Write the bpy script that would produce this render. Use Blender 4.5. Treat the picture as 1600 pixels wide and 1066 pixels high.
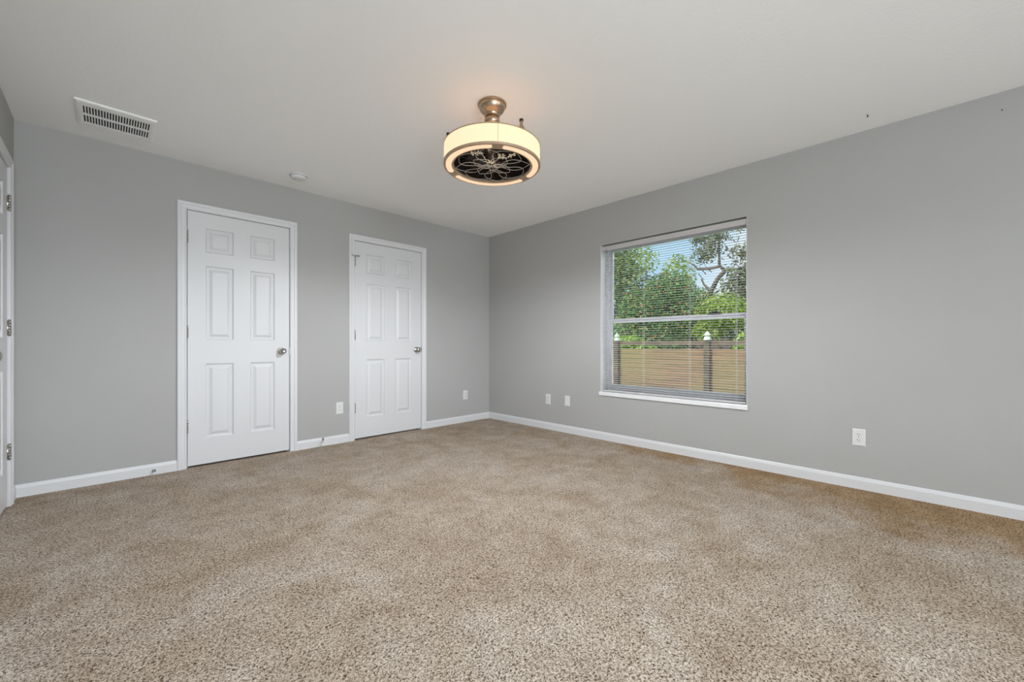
import bpy, bmesh, math, random
from mathutils import Vector, Matrix, noise
random.seed(7)
PI = math.pi
for o in list(bpy.data.objects): bpy.data.objects.remove(o)
scene = bpy.context.scene
COL = scene.collection

# ------------------------------------------------------------------ camera
RH = 2.44                                   # room height
CX, CY, CZ = -3.638, -4.106, 0.984
FPX = 633.0
cam_d = bpy.data.cameras.new('camera'); cam = bpy.data.objects.new('camera', cam_d); COL.objects.link(cam)
cam_d.sensor_width = 36; cam_d.lens = FPX/1600*36; cam_d.clip_start = .02; cam_d.clip_end = 200
cam_d.shift_y = (539.3-533)/1600
cam.location = (CX, CY, CZ)
cam.rotation_euler = (PI/2, 0, math.atan2(.7096, .7046)-PI/2)
scene.camera = cam
FW = Vector((.7046, .7096, 0)); RT = Vector((.7096, -.7046, 0))

# ------------------------------------------------------------------ world, sun, lights, exposure
scene.view_settings.view_transform = 'Standard'
scene.view_settings.look = 'None'
scene.view_settings.gamma = 1
scene.view_settings.use_curve_mapping = False
scene.view_settings.exposure = 0.22

w = bpy.data.worlds.new('world'); scene.world = w; w.use_nodes = True
nt = w.node_tree; nt.nodes.clear()
wo = nt.nodes.new('ShaderNodeOutputWorld'); bg = nt.nodes.new('ShaderNodeBackground')
tc = nt.nodes.new('ShaderNodeTexCoord'); nz = nt.nodes.new('ShaderNodeTexNoise'); cr = nt.nodes.new('ShaderNodeValToRGB')
nz.inputs['Scale'].default_value = 3.2; nz.inputs['Detail'].default_value = 5
cr.color_ramp.elements[0].position = .42; cr.color_ramp.elements[0].color = (.50, .76, 1, 1)
cr.color_ramp.elements[1].position = .58; cr.color_ramp.elements[1].color = (.92, .95, 1.0, 1)
nt.links.new(tc.outputs['Generated'], nz.inputs['Vector']); nt.links.new(nz.outputs['Fac'], cr.inputs['Fac'])
nt.links.new(cr.outputs['Color'], bg.inputs['Color']); bg.inputs['Strength'].default_value = .95
nt.links.new(bg.outputs['Background'], wo.inputs['Surface'])

def area(name, loc, target, sx, sy, power, col):
    l = bpy.data.lights.new(name, 'AREA'); l.shape = 'RECTANGLE'; l.size = sx; l.size_y = sy
    l.energy = power; l.color = col
    o = bpy.data.objects.new(name, l); COL.objects.link(o); o.location = loc
    o.rotation_euler = (Vector(target)-Vector(loc)).to_track_quat('-Z', 'Y').to_euler()
    return o
sun = bpy.data.lights.new('sun', 'SUN'); sun.energy = 3.4; sun.angle = math.radians(2); sun.color = (1, .95, .86)
so = bpy.data.objects.new('sun', sun); COL.objects.link(so); so.rotation_euler = Vector((.62, -.35, -.9)).to_track_quat('-Z', 'Y').to_euler()
# added area fills near the unseen back wall; no opening is modelled there
area('rear_fill_left', (-3.3, -7.50, 1.6), (-2.2, 0, 1.0), 1.2, 1.4, 42, (.85, .935, 1))
area('rear_fill_right', (-.7, -7.50, 1.6), (-2.2, 0, 1.0), 1.2, 1.4, 24, (.85, .935, 1))
area('rear_fill_low', (-2.0, -7.50, .40), (-2.2, 0, 2.4), 3.0, .7, 10, (.86, .94, 1))
# added soft fill behind the camera, evening out the walls
area('camera_fill', (-3.45, -5.5, 1.3), (-3.0, 0, 1.3), 1.0, 1.5, 42, (.85, .935, 1))
# added lights outside the visible window: extra sky light and an upward fill
area('window_sky_fill', (.9, -2.44, 2.7), (-1.4, -2.0, .0), 1.6, 1.0, 34, (.88, .94, 1))
area('window_up_fill', (1.1, -2.44, -.05), (-1.0, -2.2, 2.44), 1.8, 1.0, 28, (.88, .95, 1))

# ------------------------------------------------------------------ materials
def P(name, col, rough=.5, metal=0, bump=None, emit=None, var=None, spec=.5, sheen=0):
    """bump=(scale,strength,distance)  var=(scale,other colour)"""
    m = bpy.data.materials.new(name); m.use_nodes = True
    n = m.node_tree; b = n.nodes['Principled BSDF']
    b.inputs['Base Color'].default_value = (*col, 1); b.inputs['Roughness'].default_value = rough
    b.inputs['Metallic'].default_value = metal; b.inputs['Specular IOR Level'].default_value = spec
    t = n.nodes.new('ShaderNodeTexCoord')
    if sheen: b.inputs['Sheen Weight'].default_value = sheen
    if var:
        z = n.nodes.new('ShaderNodeTexNoise'); z.inputs['Scale'].default_value = var[0]; z.inputs['Detail'].default_value = 4
        r = n.nodes.new('ShaderNodeValToRGB'); r.color_ramp.elements[0].color = (*col, 1); r.color_ramp.elements[1].color = (*var[1], 1)
        r.color_ramp.elements[0].position = .38; r.color_ramp.elements[1].position = .62
        n.links.new(t.outputs['Object'], z.inputs['Vector']); n.links.new(z.outputs['Fac'], r.inputs['Fac']); n.links.new(r.outputs['Color'], b.inputs['Base Color'])
    if bump:
        z = n.nodes.new('ShaderNodeTexNoise'); z.inputs['Scale'].default_value = bump[0]; z.inputs['Detail'].default_value = 3
        u = n.nodes.new('ShaderNodeBump'); u.inputs['Strength'].default_value = bump[1]; u.inputs['Distance'].default_value = bump[2]
        n.links.new(t.outputs['Object'], z.inputs['Vector']); n.links.new(z.outputs['Fac'], u.inputs['Height']); n.links.new(u.outputs['Normal'], b.inputs['Normal'])
    if emit:
        b.inputs['Emission Color'].default_value = (*emit[0], 1); b.inputs['Emission Strength'].default_value = emit[1]
    return m
M = {}
M['wall'] = P('wall_paint', (.435, .432, .422), .75, bump=(90, .25, .002), var=(1.1, (.422, .417, .405)), spec=.25)
M['ceil'] = P('ceiling_paint', (.93, .93, .92), .9, bump=(60, .35, .003), spec=.1)
M['trim'] = P('white_trim', (.70, .70, .71), .38, bump=(40, .05, .001))
M['door'] = P('white_door', (.68, .68, .69), .42, bump=(70, .10, .001))
M['nickel'] = P('satin_nickel', (.50, .48, .45), .3, 1, var=(30, (.45, .43, .40)))
M['champ'] = P('champagne_metal', (.50, .38, .27), .3, 1, var=(20, (.44, .33, .23)))
M['fanring'] = P('champagne_ring', (.50, .37, .25), .45, .5, var=(20, (.46, .34, .225)))
M['dark'] = P('dark_metal', (.018, .013, .011), .4, .3, bump=(50, .1, .001))
M['black'] = P('black_plastic', (.01, .01, .012), .4, bump=(50, .1, .001))
M['blade'] = P('smoked_blade', (.022, .014, .010), .25, bump=(50, .05, .001))
M['plastic'] = P('white_plastic', (.73, .73, .72), .35, bump=(50, .03, .001))
M['slot'] = P('slot_black', (.02, .02, .02), .6, bump=(50, .1, .001))
M['slat'] = P('blind_vinyl', (.56, .54, .53), .4, bump=(20, .03, .001))
M['vinyl'] = P('window_vinyl', (.66, .66, .70), .4, bump=(30, .03, .001))
M['marble'] = P('marble_sill', (.86, .86, .86), .2, var=(6, (.80, .80, .81)))
M['vent'] = P('vent_metal', (.92, .92, .91), .45, bump=(50, .05, .001))
M['duct'] = P('duct_dark', (.03, .028, .026), .8, bump=(50, .1, .001))
M['crystal'] = P('lit_crystal', (.92, .86, .72), .15, .2, var=(60, (.75, .68, .52)), emit=((1, .84, .60), .30))  # faint own glow stands in for bulb light caught by the beads
M['shade'] = P('lit_fabric_shade', (.20, .15, .10), .8, bump=(200, .05, .001), emit=((1.0, .80, .52), .86))
M['lens'] = P('lit_lens', (.35, .26, .19), .5, bump=(100, .02, .001), emit=((1.0, .62, .40), .84))
M['wire'] = P('grille_wire_silver', (.62, .54, .45), .4, .3, var=(30, (.55, .48, .40)))
M['seam'] = P('shade_seam', (.55, .36, .2), .8, bump=(50, .1, .001))

def carpet_mat():
    m = bpy.data.materials.new('frieze_carpet'); m.use_nodes = True; n = m.node_tree; L = n.links.new
    b = n.nodes['Principled BSDF']; b.inputs['Roughness'].default_value = 1; b.inputs['Specular IOR Level'].default_value = .05
    t = n.nodes.new('ShaderNodeTexCoord')
    def nz(scale, det, dist=0, rough=.5):
        z = n.nodes.new('ShaderNodeTexNoise'); z.inputs['Scale'].default_value = scale; z.inputs['Detail'].default_value = det
        z.inputs['Distortion'].default_value = dist; z.inputs['Roughness'].default_value = rough; L(t.outputs['Object'], z.inputs['Vector']); return z
    def ramp(src, p0, c0, p1, c1):
        r = n.nodes.new('ShaderNodeValToRGB'); r.color_ramp.elements[0].position = p0; r.color_ramp.elements[0].color = (*c0, 1)
        r.color_ramp.elements[1].position = p1; r.color_ramp.elements[1].color = (*c1, 1); L(src, r.inputs['Fac']); return r
    def mix(mode, a, bb, fac=1.0):
        x = n.nodes.new('ShaderNodeMix'); x.data_type = 'RGBA'; x.blend_type = mode
        if isinstance(fac, float): x.inputs['Factor'].default_value = fac
        else: L(fac, x.inputs['Factor'])
        L(a, x.inputs['A']); L(bb, x.inputs['B']); return x.outputs['Result']
    tuft = nz(150, 3, 1.0, .6)                               # strands, about 8 mm
    big = nz(1.9, 6, .8, .66)                                # nap brushed one way or the other
    mid = nz(7, 4, .4)
    base = ramp(tuft.outputs['Fac'], .37, (.085, .05, .03), .60, (.82, .725, .62))
    e = base.color_ramp.elements.new(.49); e.color = (.57, .47, .375, 1)
    nap = ramp(big.outputs['Fac'], .36, (.84, .79, .72), .62, (1.03, 1.04, 1.06))
    nap2 = ramp(mid.outputs['Fac'], .3, (.86, .83, .80), .65, (1.04, 1.04, 1.04))
    c = mix('MULTIPLY', base.outputs['Color'], nap.outputs['Color'])
    c = mix('MULTIPLY', c, nap2.outputs['Color'])
    # browner pile in a strip along the window wall
    sp = n.nodes.new('ShaderNodeSeparateXYZ'); L(t.outputs['Object'], sp.inputs[0])
    def mth(op, a, b2):
        q = n.nodes.new('ShaderNodeMath'); q.operation = op
        for k_, v_ in ((0, a), (1, b2)):
            if isinstance(v_, (int, float)): q.inputs[k_].default_value = v_
            else: L(v_, q.inputs[k_])
        return q.outputs[0]
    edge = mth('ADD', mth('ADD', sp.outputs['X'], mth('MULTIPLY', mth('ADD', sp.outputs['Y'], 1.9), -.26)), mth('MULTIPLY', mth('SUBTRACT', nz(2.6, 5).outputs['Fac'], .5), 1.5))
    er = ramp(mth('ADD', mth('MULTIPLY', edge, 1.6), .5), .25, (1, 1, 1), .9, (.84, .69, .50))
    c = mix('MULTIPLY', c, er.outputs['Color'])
    L(c, b.inputs['Base Color'])
    u = n.nodes.new('ShaderNodeBump'); u.inputs['Strength'].default_value = 1.0; u.inputs['Distance'].default_value = .012
    L(tuft.outputs['Fac'], u.inputs['Height']); L(u.outputs['Normal'], b.inputs['Normal'])
    return m
M['carpet'] = carpet_mat()

def glass_mat():
    m = bpy.data.materials.new('window_glass'); m.use_nodes = True; n = m.node_tree; n.nodes.clear(); L = n.links.new
    o = n.nodes.new('ShaderNodeOutputMaterial'); x = n.nodes.new('ShaderNodeMixShader'); a = n.nodes.new('ShaderNodeBsdfTransparent')
    g = n.nodes.new('ShaderNodeBsdfGlossy'); g.inputs['Roughness'].default_value = 0; f = n.nodes.new('ShaderNodeFresnel'); f.inputs['IOR'].default_value = 1.3
    a.inputs['Color'].default_value = (.95, .97, .96, 1)
    L(f.outputs[0], x.inputs[0]); L(a.outputs[0], x.inputs[1]); L(g.outputs[0], x.inputs[2]); L(x.outputs[0], o.inputs['Surface'])
    return m
M['glass'] = glass_mat()

def leaf_mat(name, cols, trans=.35):
    m = bpy.data.materials.new(name); m.use_nodes = True; n = m.node_tree; L = n.links.new
    b = n.nodes['Principled BSDF']; b.inputs['Roughness'].default_value = .6; b.inputs['Specular IOR Level'].default_value = .2
    g = n.nodes.new('ShaderNodeNewGeometry'); r = n.nodes.new('ShaderNodeValToRGB'); r.color_ramp.interpolation = 'CONSTANT'
    while len(r.color_ramp.elements) < len(cols): r.color_ramp.elements.new(.5)
    for i, (p, c) in enumerate(cols):
        r.color_ramp.elements[i].position = p; r.color_ramp.elements[i].color = (*c, 1)
    L(g.outputs['Random Per Island'], r.inputs['Fac']); L(r.outputs['Color'], b.inputs['Base Color'])
    tr = n.nodes.new('ShaderNodeBsdfTranslucent'); L(r.outputs['Color'], tr.inputs['Color'])
    x = n.nodes.new('ShaderNodeMixShader'); x.inputs[0].default_value = trans
    L(b.outputs[0], x.inputs[1]); L(tr.outputs[0], x.inputs[2]); L(x.outputs[0], n.nodes['Material Output'].inputs['Surface'])
    return m
M['leaf_dark'] = leaf_mat('evergreen_leaves', [(0, (.05, .10, .04)), (.3, (.14, .22, .09)), (.55, (.26, .36, .14)), (.75, (.40, .46, .24)), (.9, (.50, .52, .18))])
M['leaf_mid'] = leaf_mat('shrub_leaves', [(0, (.05, .12, .05)), (.22, (.10, .26, .10)), (.45, (.22, .42, .14)), (.65, (.40, .58, .20)), (.80, (.52, .62, .30)), (.91, (.66, .26, .14))])
M['leaf_lime'] = leaf_mat('lime_leaves', [(0, (.12, .26, .05)), (.2, (.25, .42, .06)), (.4, (.42, .62, .10)), (.75, (.60, .75, .18))])
M['leaf_yel'] = leaf_mat('yellow_green_leaves', [(0, (.22, .34, .05)), (.4, (.40, .52, .10)), (.75, (.55, .62, .20))])
M['leaf_oak'] = leaf_mat('oak_leaves', [(0, (.16, .15, .12)), (.4, (.26, .28, .18)), (.75, (.36, .42, .22))])
M['twig'] = P('dry_twigs', (.20, .12, .11), .9, var=(4, (.34, .24, .22)))
M['bark'] = P('tree_bark', (.13, .11, .10), .9, bump=(12, .6, .03), var=(5, (.22, .18, .16)))
M['cap'] = P('white_post_cap', (.82, .82, .82), .4, bump=(30, .05, .001))
M['postwood'] = P('dark_post_wood', (.12, .09, .075), .8, bump=(20, .3, .005), var=(4, (.19, .14, .11)))
M['grass'] = leaf_mat('grass_blades', [(0, (.20, .32, .06)), (.4, (.34, .46, .12)), (.75, (.50, .52, .24))])
M['lawn'] = P('lawn', (.16, .26, .05), .95, bump=(14, .6, .05), var=(3, (.32, .38, .12)))
def plank_mat():
    m = bpy.data.materials.new('fence_planks'); m.use_nodes = True; n = m.node_tree; L = n.links.new
    b = n.nodes['Principled BSDF']; b.inputs['Roughness'].default_value = .85
    t = n.nodes.new('ShaderNodeTexCoord'); mp = n.nodes.new('ShaderNodeMapping'); mp.inputs['Scale'].default_value = (1, .5, 11)
    z = n.nodes.new('ShaderNodeTexNoise'); z.inputs['Scale'].default_value = 1.6; z.inputs['Detail'].default_value = 5
    L(t.outputs['Object'], mp.inputs['Vector']); L(mp.outputs['Vector'], z.inputs['Vector'])
    r = n.nodes.new('ShaderNodeValToRGB'); r.color_ramp.elements[0].position = .3; r.color_ramp.elements[0].color = (.19, .11, .08, 1)
    r.color_ramp.elements[1].position = .72; r.color_ramp.elements[1].color = (.52, .27, .16, 1)
    e = r.color_ramp.elements.new(.5); e.color = (.34, .20, .13, 1)
    # olive patches mixed in by large noise
    z2 = n.nodes.new('ShaderNodeTexNoise'); z2.inputs['Scale'].default_value = .55; z2.inputs['Detail'].default_value = 3
    L(t.outputs['Object'], z2.inputs['Vector'])
    r2 = n.nodes.new('ShaderNodeValToRGB'); r2.color_ramp.elements[0].position = .40; r2.color_ramp.elements[1].position = .62; r2.color_ramp.elements[1].color = (.6, .6, .6, 1)
    x = n.nodes.new('ShaderNodeMix'); x.data_type = 'RGBA'; L(z.outputs['Fac'], r.inputs['Fac']); L(z2.outputs['Fac'], r2.inputs['Fac'])
    L(r2.outputs['Color'], x.inputs['Factor']); L(r.outputs['Color'], x.inputs['A']); x.inputs['B'].default_value = (.34, .28, .12, 1)
    L(x.outputs['Result'], b.inputs['Base Color'])
    return m
M['plank'] = plank_mat()

# ------------------------------------------------------------------ helpers
def link(name, me, mat, parent=None, loc=(0, 0, 0), smooth=False):
    o = bpy.data.objects.new(name, me); COL.objects.link(o); o.location = loc
    if mat: me.materials.append(mat)
    if parent: o.parent = parent
    if smooth:
        for p in me.polygons: p.use_smooth = True
    return o
def obj(name, bm, mat, parent=None, loc=(0, 0, 0), smooth=False, bevel=0):
    if smooth == 'auto':
        for f in bm.faces: f.smooth = True
        for e in bm.edges:
            if len(e.link_faces) == 2 and e.calc_face_angle(0) > .6: e.smooth = False
    me = bpy.data.meshes.new(name); bm.to_mesh(me); bm.free()
    o = link(name, me, mat, parent, loc, smooth is True)
    if bevel:
        b = o.modifiers.new('bevel', 'BEVEL'); b.width = bevel; b.segments = 2; b.limit_method = 'ANGLE'
    return o
def empty(name, loc, rz=0):
    o = bpy.data.objects.new(name, None); COL.objects.link(o); o.location = loc; o.rotation_euler = (0, 0, rz); o.empty_display_size = .1
    return o
def tag(o, label, cat, group=None, kind=None):
    o['label'] = label; o['category'] = cat
    if group: o['group'] = group
    if kind: o['kind'] = kind
    return o
def struct(o, label=None, cat=None):
    o['kind'] = 'structure'
    if label: o['label'] = label
    if cat: o['category'] = cat
    return o
def box(bm, x0, x1, y0, y1, z0, z1):
    v = [bm.verts.new(p) for p in ((x0,y0,z0),(x1,y0,z0),(x1,y1,z0),(x0,y1,z0),(x0,y0,z1),(x1,y0,z1),(x1,y1,z1),(x0,y1,z1))]
    for f in ((0,3,2,1),(4,5,6,7),(0,1,5,4),(1,2,6,5),(2,3,7,6),(3,0,4,7)): bm.faces.new([v[i] for i in f])
    return v
def cyl(bm, p0, p1, r0, r1=None, n=16, caps=True):
    r1 = r0 if r1 is None else r1
    p0 = Vector(p0); p1 = Vector(p1); d = (p1-p0).normalized()
    a = d.orthogonal().normalized(); b = d.cross(a)
    A = [bm.verts.new(p0+(a*math.cos(2*PI*i/n)+b*math.sin(2*PI*i/n))*r0) for i in range(n)]
    B = [bm.verts.new(p1+(a*math.cos(2*PI*i/n)+b*math.sin(2*PI*i/n))*r1) for i in range(n)]
    for i in range(n): bm.faces.new((A[i], A[(i+1) % n], B[(i+1) % n], B[i]))
    if caps: bm.faces.new(A[::-1]); bm.faces.new(B)
def tube(bm, pts, r, n=6, closed=False):
    pts = [Vector(p) for p in pts]; N = len(pts); rings = []
    rr = r if isinstance(r, list) else [r]*N
    up = Vector((0, 0, 1))
    for i, p in enumerate(pts):
        if closed: d = pts[(i+1) % N]-pts[i-1]
        else: d = pts[min(i+1, N-1)]-pts[max(i-1, 0)]
        if d.length < 1e-9: d = Vector((0,0,1))
        d.normalize(); a = d.cross(up)
        if a.length < .15: a = d.cross(Vector((1, 0, 0)))
        a.normalize(); b = d.cross(a)
        rings.append([bm.verts.new(p+(a*math.cos(2*PI*k/n)+b*math.sin(2*PI*k/n))*rr[i]) for k in range(n)])
    for i in range(N if closed else N-1):
        A = rings[i]; B = rings[(i+1) % N]
        for k in range(n): bm.faces.new((A[k], A[(k+1) % n], B[(k+1) % n], B[k]))
    if not closed: bm.faces.new(rings[0][::-1]); bm.faces.new(rings[-1])
def lathe(bm, prof, n=48, axis='z', c=(0, 0, 0)):
    c = Vector(c); rings = []
    for r, h in prof:
        row = []
        if r < 1e-6:
            p = Vector((0, 0, h)) if axis == 'z' else Vector((0, h, 0))
            row = [bm.verts.new(c+p)]
        else:
            for i in range(n):
                a = 2*PI*i/n
                p = Vector((r*math.cos(a), r*math.sin(a), h)) if axis == 'z' else Vector((r*math.cos(a), h, r*math.sin(a)))
                row.append(bm.verts.new(c+p))
        rings.append(row)
    for A, B in zip(rings, rings[1:]):
        for i in range(n):
            j = (i+1) % n
            if len(A) == 1 and len(B) == 1: continue
            if len(A) == 1: bm.faces.new((A[0], B[i], B[j]))
            elif len(B) == 1: bm.faces.new((A[i], B[0], A[j]))
            else: bm.faces.new((A[i], B[i], B[j], A[j]))
    bmesh.ops.recalc_face_normals(bm, faces=bm.faces)
def NB(): return bmesh.new()
def shot(px, py, X):
    """point of the world plane x = X that lies on the line of sight of a photo pixel"""
    l = (px-800)/FPX; dx = FW.x+l*RT.x; dy = FW.y+l*RT.y; t = (X-CX)/dx
    return Vector((X, CY+t*dy, CZ+(539.3-py)/FPX*t))

# ------------------------------------------------------------------ room shell
XL, YB = -4.076, -7.60                      # left wall, wall behind the camera
def wall_grid(name, u0, u1, z0, z1, depth, holes, loc, rz, niche=True):
    """holes = (ua, ub, za, zb, through)"""
    us = sorted({u0, u1, *[h[0] for h in holes], *[h[1] for h in holes]})
    zs = sorted({z0, z1, *[h[2] for h in holes], *[h[3] for h in holes]})
    bm = NB(); cache = {}
    def v(u, y, z):
        k = (round(u, 5), round(y, 5), round(z, 5))
        if k not in cache: cache[k] = bm.verts.new((u, y, z))
        return cache[k]
    def hole(i, j):
        if i < 0 or j < 0 or i >= len(us)-1 or j >= len(zs)-1: return 'out'
        uc = (us[i]+us[i+1])/2; zc = (zs[j]+zs[j+1])/2
        for h in holes:
            if h[0] < uc < h[1] and h[2] < zc < h[3]: return 'through' if h[4] else 'niche'
        return None
    for i in range(len(us)-1):
        for j in range(len(zs)-1):
            a, b, c, d = us[i], us[i+1], zs[j], zs[j+1]; h = hole(i, j)
            if h is None: bm.faces.new((v(a, 0, c), v(b, 0, c), v(b, 0, d), v(a, 0, d)))
            if h == 'niche': bm.faces.new((v(a, depth-.02, c), v(b, depth-.02, c), v(b, depth-.02, d), v(a, depth-.02, d)))
            if h != 'through': bm.faces.new((v(a, depth, d), v(b, depth, d), v(b, depth, c), v(a, depth, c)))
            if h in ('through', 'niche'):
                dd = depth if h == 'through' else depth-.02
                if hole(i-1, j) is None: bm.faces.new((v(a, 0, c), v(a, 0, d), v(a, dd, d), v(a, dd, c)))
                if hole(i+1, j) is None: bm.faces.new((v(b, 0, d), v(b, 0, c), v(b, dd, c), v(b, dd, d)))
                if hole(i, j+1) is None: bm.faces.new((v(a, 0, d), v(b, 0, d), v(b, dd, d), v(a, dd, d)))
                if hole(i, j-1) in (None, 'out'): bm.faces.new((v(b, 0, c), v(a, 0, c), v(a, dd, c), v(b, dd, c)))
    for (ua, ub) in ((u0, u0), (u1, u1)):
        bm.faces.new([bm.verts.new(p) for p in ((ua, 0, z0), (ua, depth, z0), (ua, depth, z1), (ua, 0, z1))])
    o = obj(name, bm, M['wall']); o.location = loc; o.rotation_euler = (0, 0, rz)
    struct(o); return o
D1 = (-3.199, -2.461); D2 = (-1.843, -1.057); D3 = (-1.080, -.203)        # slab edges
DT = 2.06
wall_grid('wall_back', XL-.1, .16, -.05, RH, .16, [(D1[0]-.02, D1[1]+.02, -.05, DT+.02, False), (D2[0]-.02, D2[1]+.02, -.05, DT+.02, False)], (0, 0, 0), 0)
WU0, WU1, WZ0, WZ1 = 1.755, 3.125, .50, 2.02                              # window opening, measured from the corner
wall_grid('wall_right', 0, -YB, -.05, RH, .2, [(WU0, WU1, WZ0-.03, WZ1, True)], (0, 0, 0), -PI/2)
wall_grid('wall_left', YB, 0, -.05, RH, .16, [(D3[0]-.02, D3[1]+.02, -.05, DT+.02, False)], (XL, 0, 0), PI/2)
wf = wall_grid('wall_front', XL, 0, -.05, RH, -.16, [], (0, YB, 0), 0); wf.data.materials[0] = M['trim']  # unseen wall, made white to bounce extra light into the room
bm = NB(); box(bm, XL-.16, .2, YB-.16, .16, RH, RH+.12); struct(obj('ceiling', bm, M['ceil']))
bm = NB(); box(bm, XL-.16, .2, YB-.16, .16, -.15, 0); struct(obj('floor', bm, M['carpet']))

# baseboards
def baseboard(name, segs, loc, rz, h=.082):
    bm = NB(); prof = [(0, 0), (-.012, 0), (-.012, h-.022), (-.0095, h-.014), (-.0075, h-.006), (-.004, h), (0, h)]
    for a, b in segs:
        A = [bm.verts.new((a, y, z)) for y, z in prof]; B = [bm.verts.new((b, y, z)) for y, z in prof]; n = len(prof)
        for i in range(n): bm.faces.new((A[i], B[i], B[(i+1) % n], A[(i+1) % n]))
        bm.faces.new(A[::-1]); bm.faces.new(B)
    bmesh.ops.recalc_face_normals(bm, faces=bm.faces)
    o = obj(name, bm, M['trim']); o.location = loc; o.rotation_euler = (0, 0, rz); return struct(o)
CW = .060
baseboard('baseboard_back', [(XL, D1[0]-.003-CW), (D1[1]+.003+CW, D2[0]-.003-CW), (D2[1]+.003+CW, 0)], (0, 0, 0), 0)
baseboard('baseboard_right', [(0.0, -YB)], (0, 0, 0), -PI/2)
baseboard('baseboard_left', [(YB, D3[0]-.003-CW), (D3[1]+.003+CW, 0)], (XL, 0, 0), PI/2)
baseboard('baseboard_front', [(0, -XL)], (0, YB, 0), PI)

# ------------------------------------------------------------------ doors
def slab_mesh(w, h, cols, rows, z0):
    """six moulded raised panels in the front face (y = 0, room side is -y)"""
    bm = NB(); T = .035
    xs = [0] + [c for p in cols for c in p] + [w]; zs = [z0] + [r for p in rows for r in p] + [h]
    cache = {}
    def v(x, y, z):
        k = (round(x, 5), round(y, 5), round(z, 5))
        if k not in cache: cache[k] = bm.verts.new((x, y, z))
        return cache[k]
    for i in range(len(xs)-1):
        for j in range(len(zs)-1):
            a, b, c, d = xs[i], xs[i+1], zs[j], zs[j+1]
            if (a, b) in cols and (c, d) in rows:
                prev = (a, b, c, d, 0)
                for ins, y in ((.005, .008), (.012, .012), (.022, .012), (.030, .009), (.046, .001)):
                    cur = (a+ins, b-ins, c+ins, d-ins, y)
                    P4 = lambda q: [v(q[0], q[4], q[2]), v(q[1], q[4], q[2]), v(q[1], q[4], q[3]), v(q[0], q[4], q[3])]
                    A, B = P4(prev), P4(cur)
                    for k in range(4): bm.faces.new((A[k], A[(k+1) % 4], B[(k+1) % 4], B[k]))
                    prev = cur
                bm.faces.new(P4(prev))
            else: bm.faces.new((v(a, 0, c), v(b, 0, c), v(b, 0, d), v(a, 0, d)))
            bm.faces.new((v(a, T, d), v(b, T, d), v(b, T, c), v(a, T, c)))
    for j in range(len(zs)-1):
        c, d = zs[j], zs[j+1]
        bm.faces.new((v(0, 0, d), v(0, T, d), v(0, T, c), v(0, 0, c))); bm.faces.new((v(w, 0, c), v(w, T, c), v(w, T, d), v(w, 0, d)))
    for i in range(len(xs)-1):
        a, b = xs[i], xs[i+1]
        bm.faces.new((v(a, 0, h), v(b, 0, h), v(b, T, h), v(a, T, h))); bm.faces.new((v(a, 0, z0), v(a, T, z0), v(b, T, z0), v(b, 0, z0)))
    return bm
def casing_bm(x0, x1, top):
    bm = NB(); prof = [(0, 0), (0, -.008), (.008, -.011), (.012, -.009), (.030, -.011), (.038, -.016), (.052, -.017), (.058, -.014), (CW, -.010), (CW, 0)]
    st = []
    for (x, z, sx, sz) in ((x0, 0, -1, 0), (x0, top, -1, 1), (x1, top, 1, 1), (x1, 0, 1, 0)):
        st.append([bm.verts.new((x+sx*w, y, z+sz*w)) for w, y in prof])
    n = len(prof)
    for A, B in zip(st, st[1:]):
        for i in range(n): bm.faces.new((A[i], A[(i+1) % n], B[(i+1) % n], B[i]))
    bm.faces.new(st[0]); bm.faces.new(st[-1][::-1])
    bmesh.ops.recalc_face_normals(bm, faces=bm.faces)
    return bm
def make_hinge(parent, x, z, side):
    """butt hinge: knuckle barrel in front of the gap and two leaves; side = +1 when the slab lies toward +x"""
    bm = NB()
    for k in range(5):
        cyl(bm, (x, -.006, z-.044+k*.0177), (x, -.006, z-.044+k*.0177+.0168), .0062, n=14)
    cyl(bm, (x, -.006, z-.050), (x, -.006, z+.051), .0042, n=10)
    cyl(bm, (x, -.006, z+.045), (x, -.006, z+.052), .0066, .004, n=12)
    box(bm, x-.0012, x+.0012, -.006, .012, z-.044, z+.044)
    return obj('hinge', bm, M['nickel'], parent, smooth='auto')
def make_knob(parent, x, z, sgn=1):
    bm = NB()
    lathe(bm, [(0, .002), (.031, .002), (.033, -.002), (.031, -.006), (.020, -.010), (.011, -.014), (.0105, -.028), (.014, -.034), (.022, -.040), (.0262, -.047), (.0275, -.054), (.0262, -.062), (.021, -.069), (.012, -.0735), (.010, -.0725), (0, -.0725)], 32, 'y', (x, 0, z))
    k = obj('door_knob', bm, M['nickel'], parent, smooth='auto')
    return k
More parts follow.
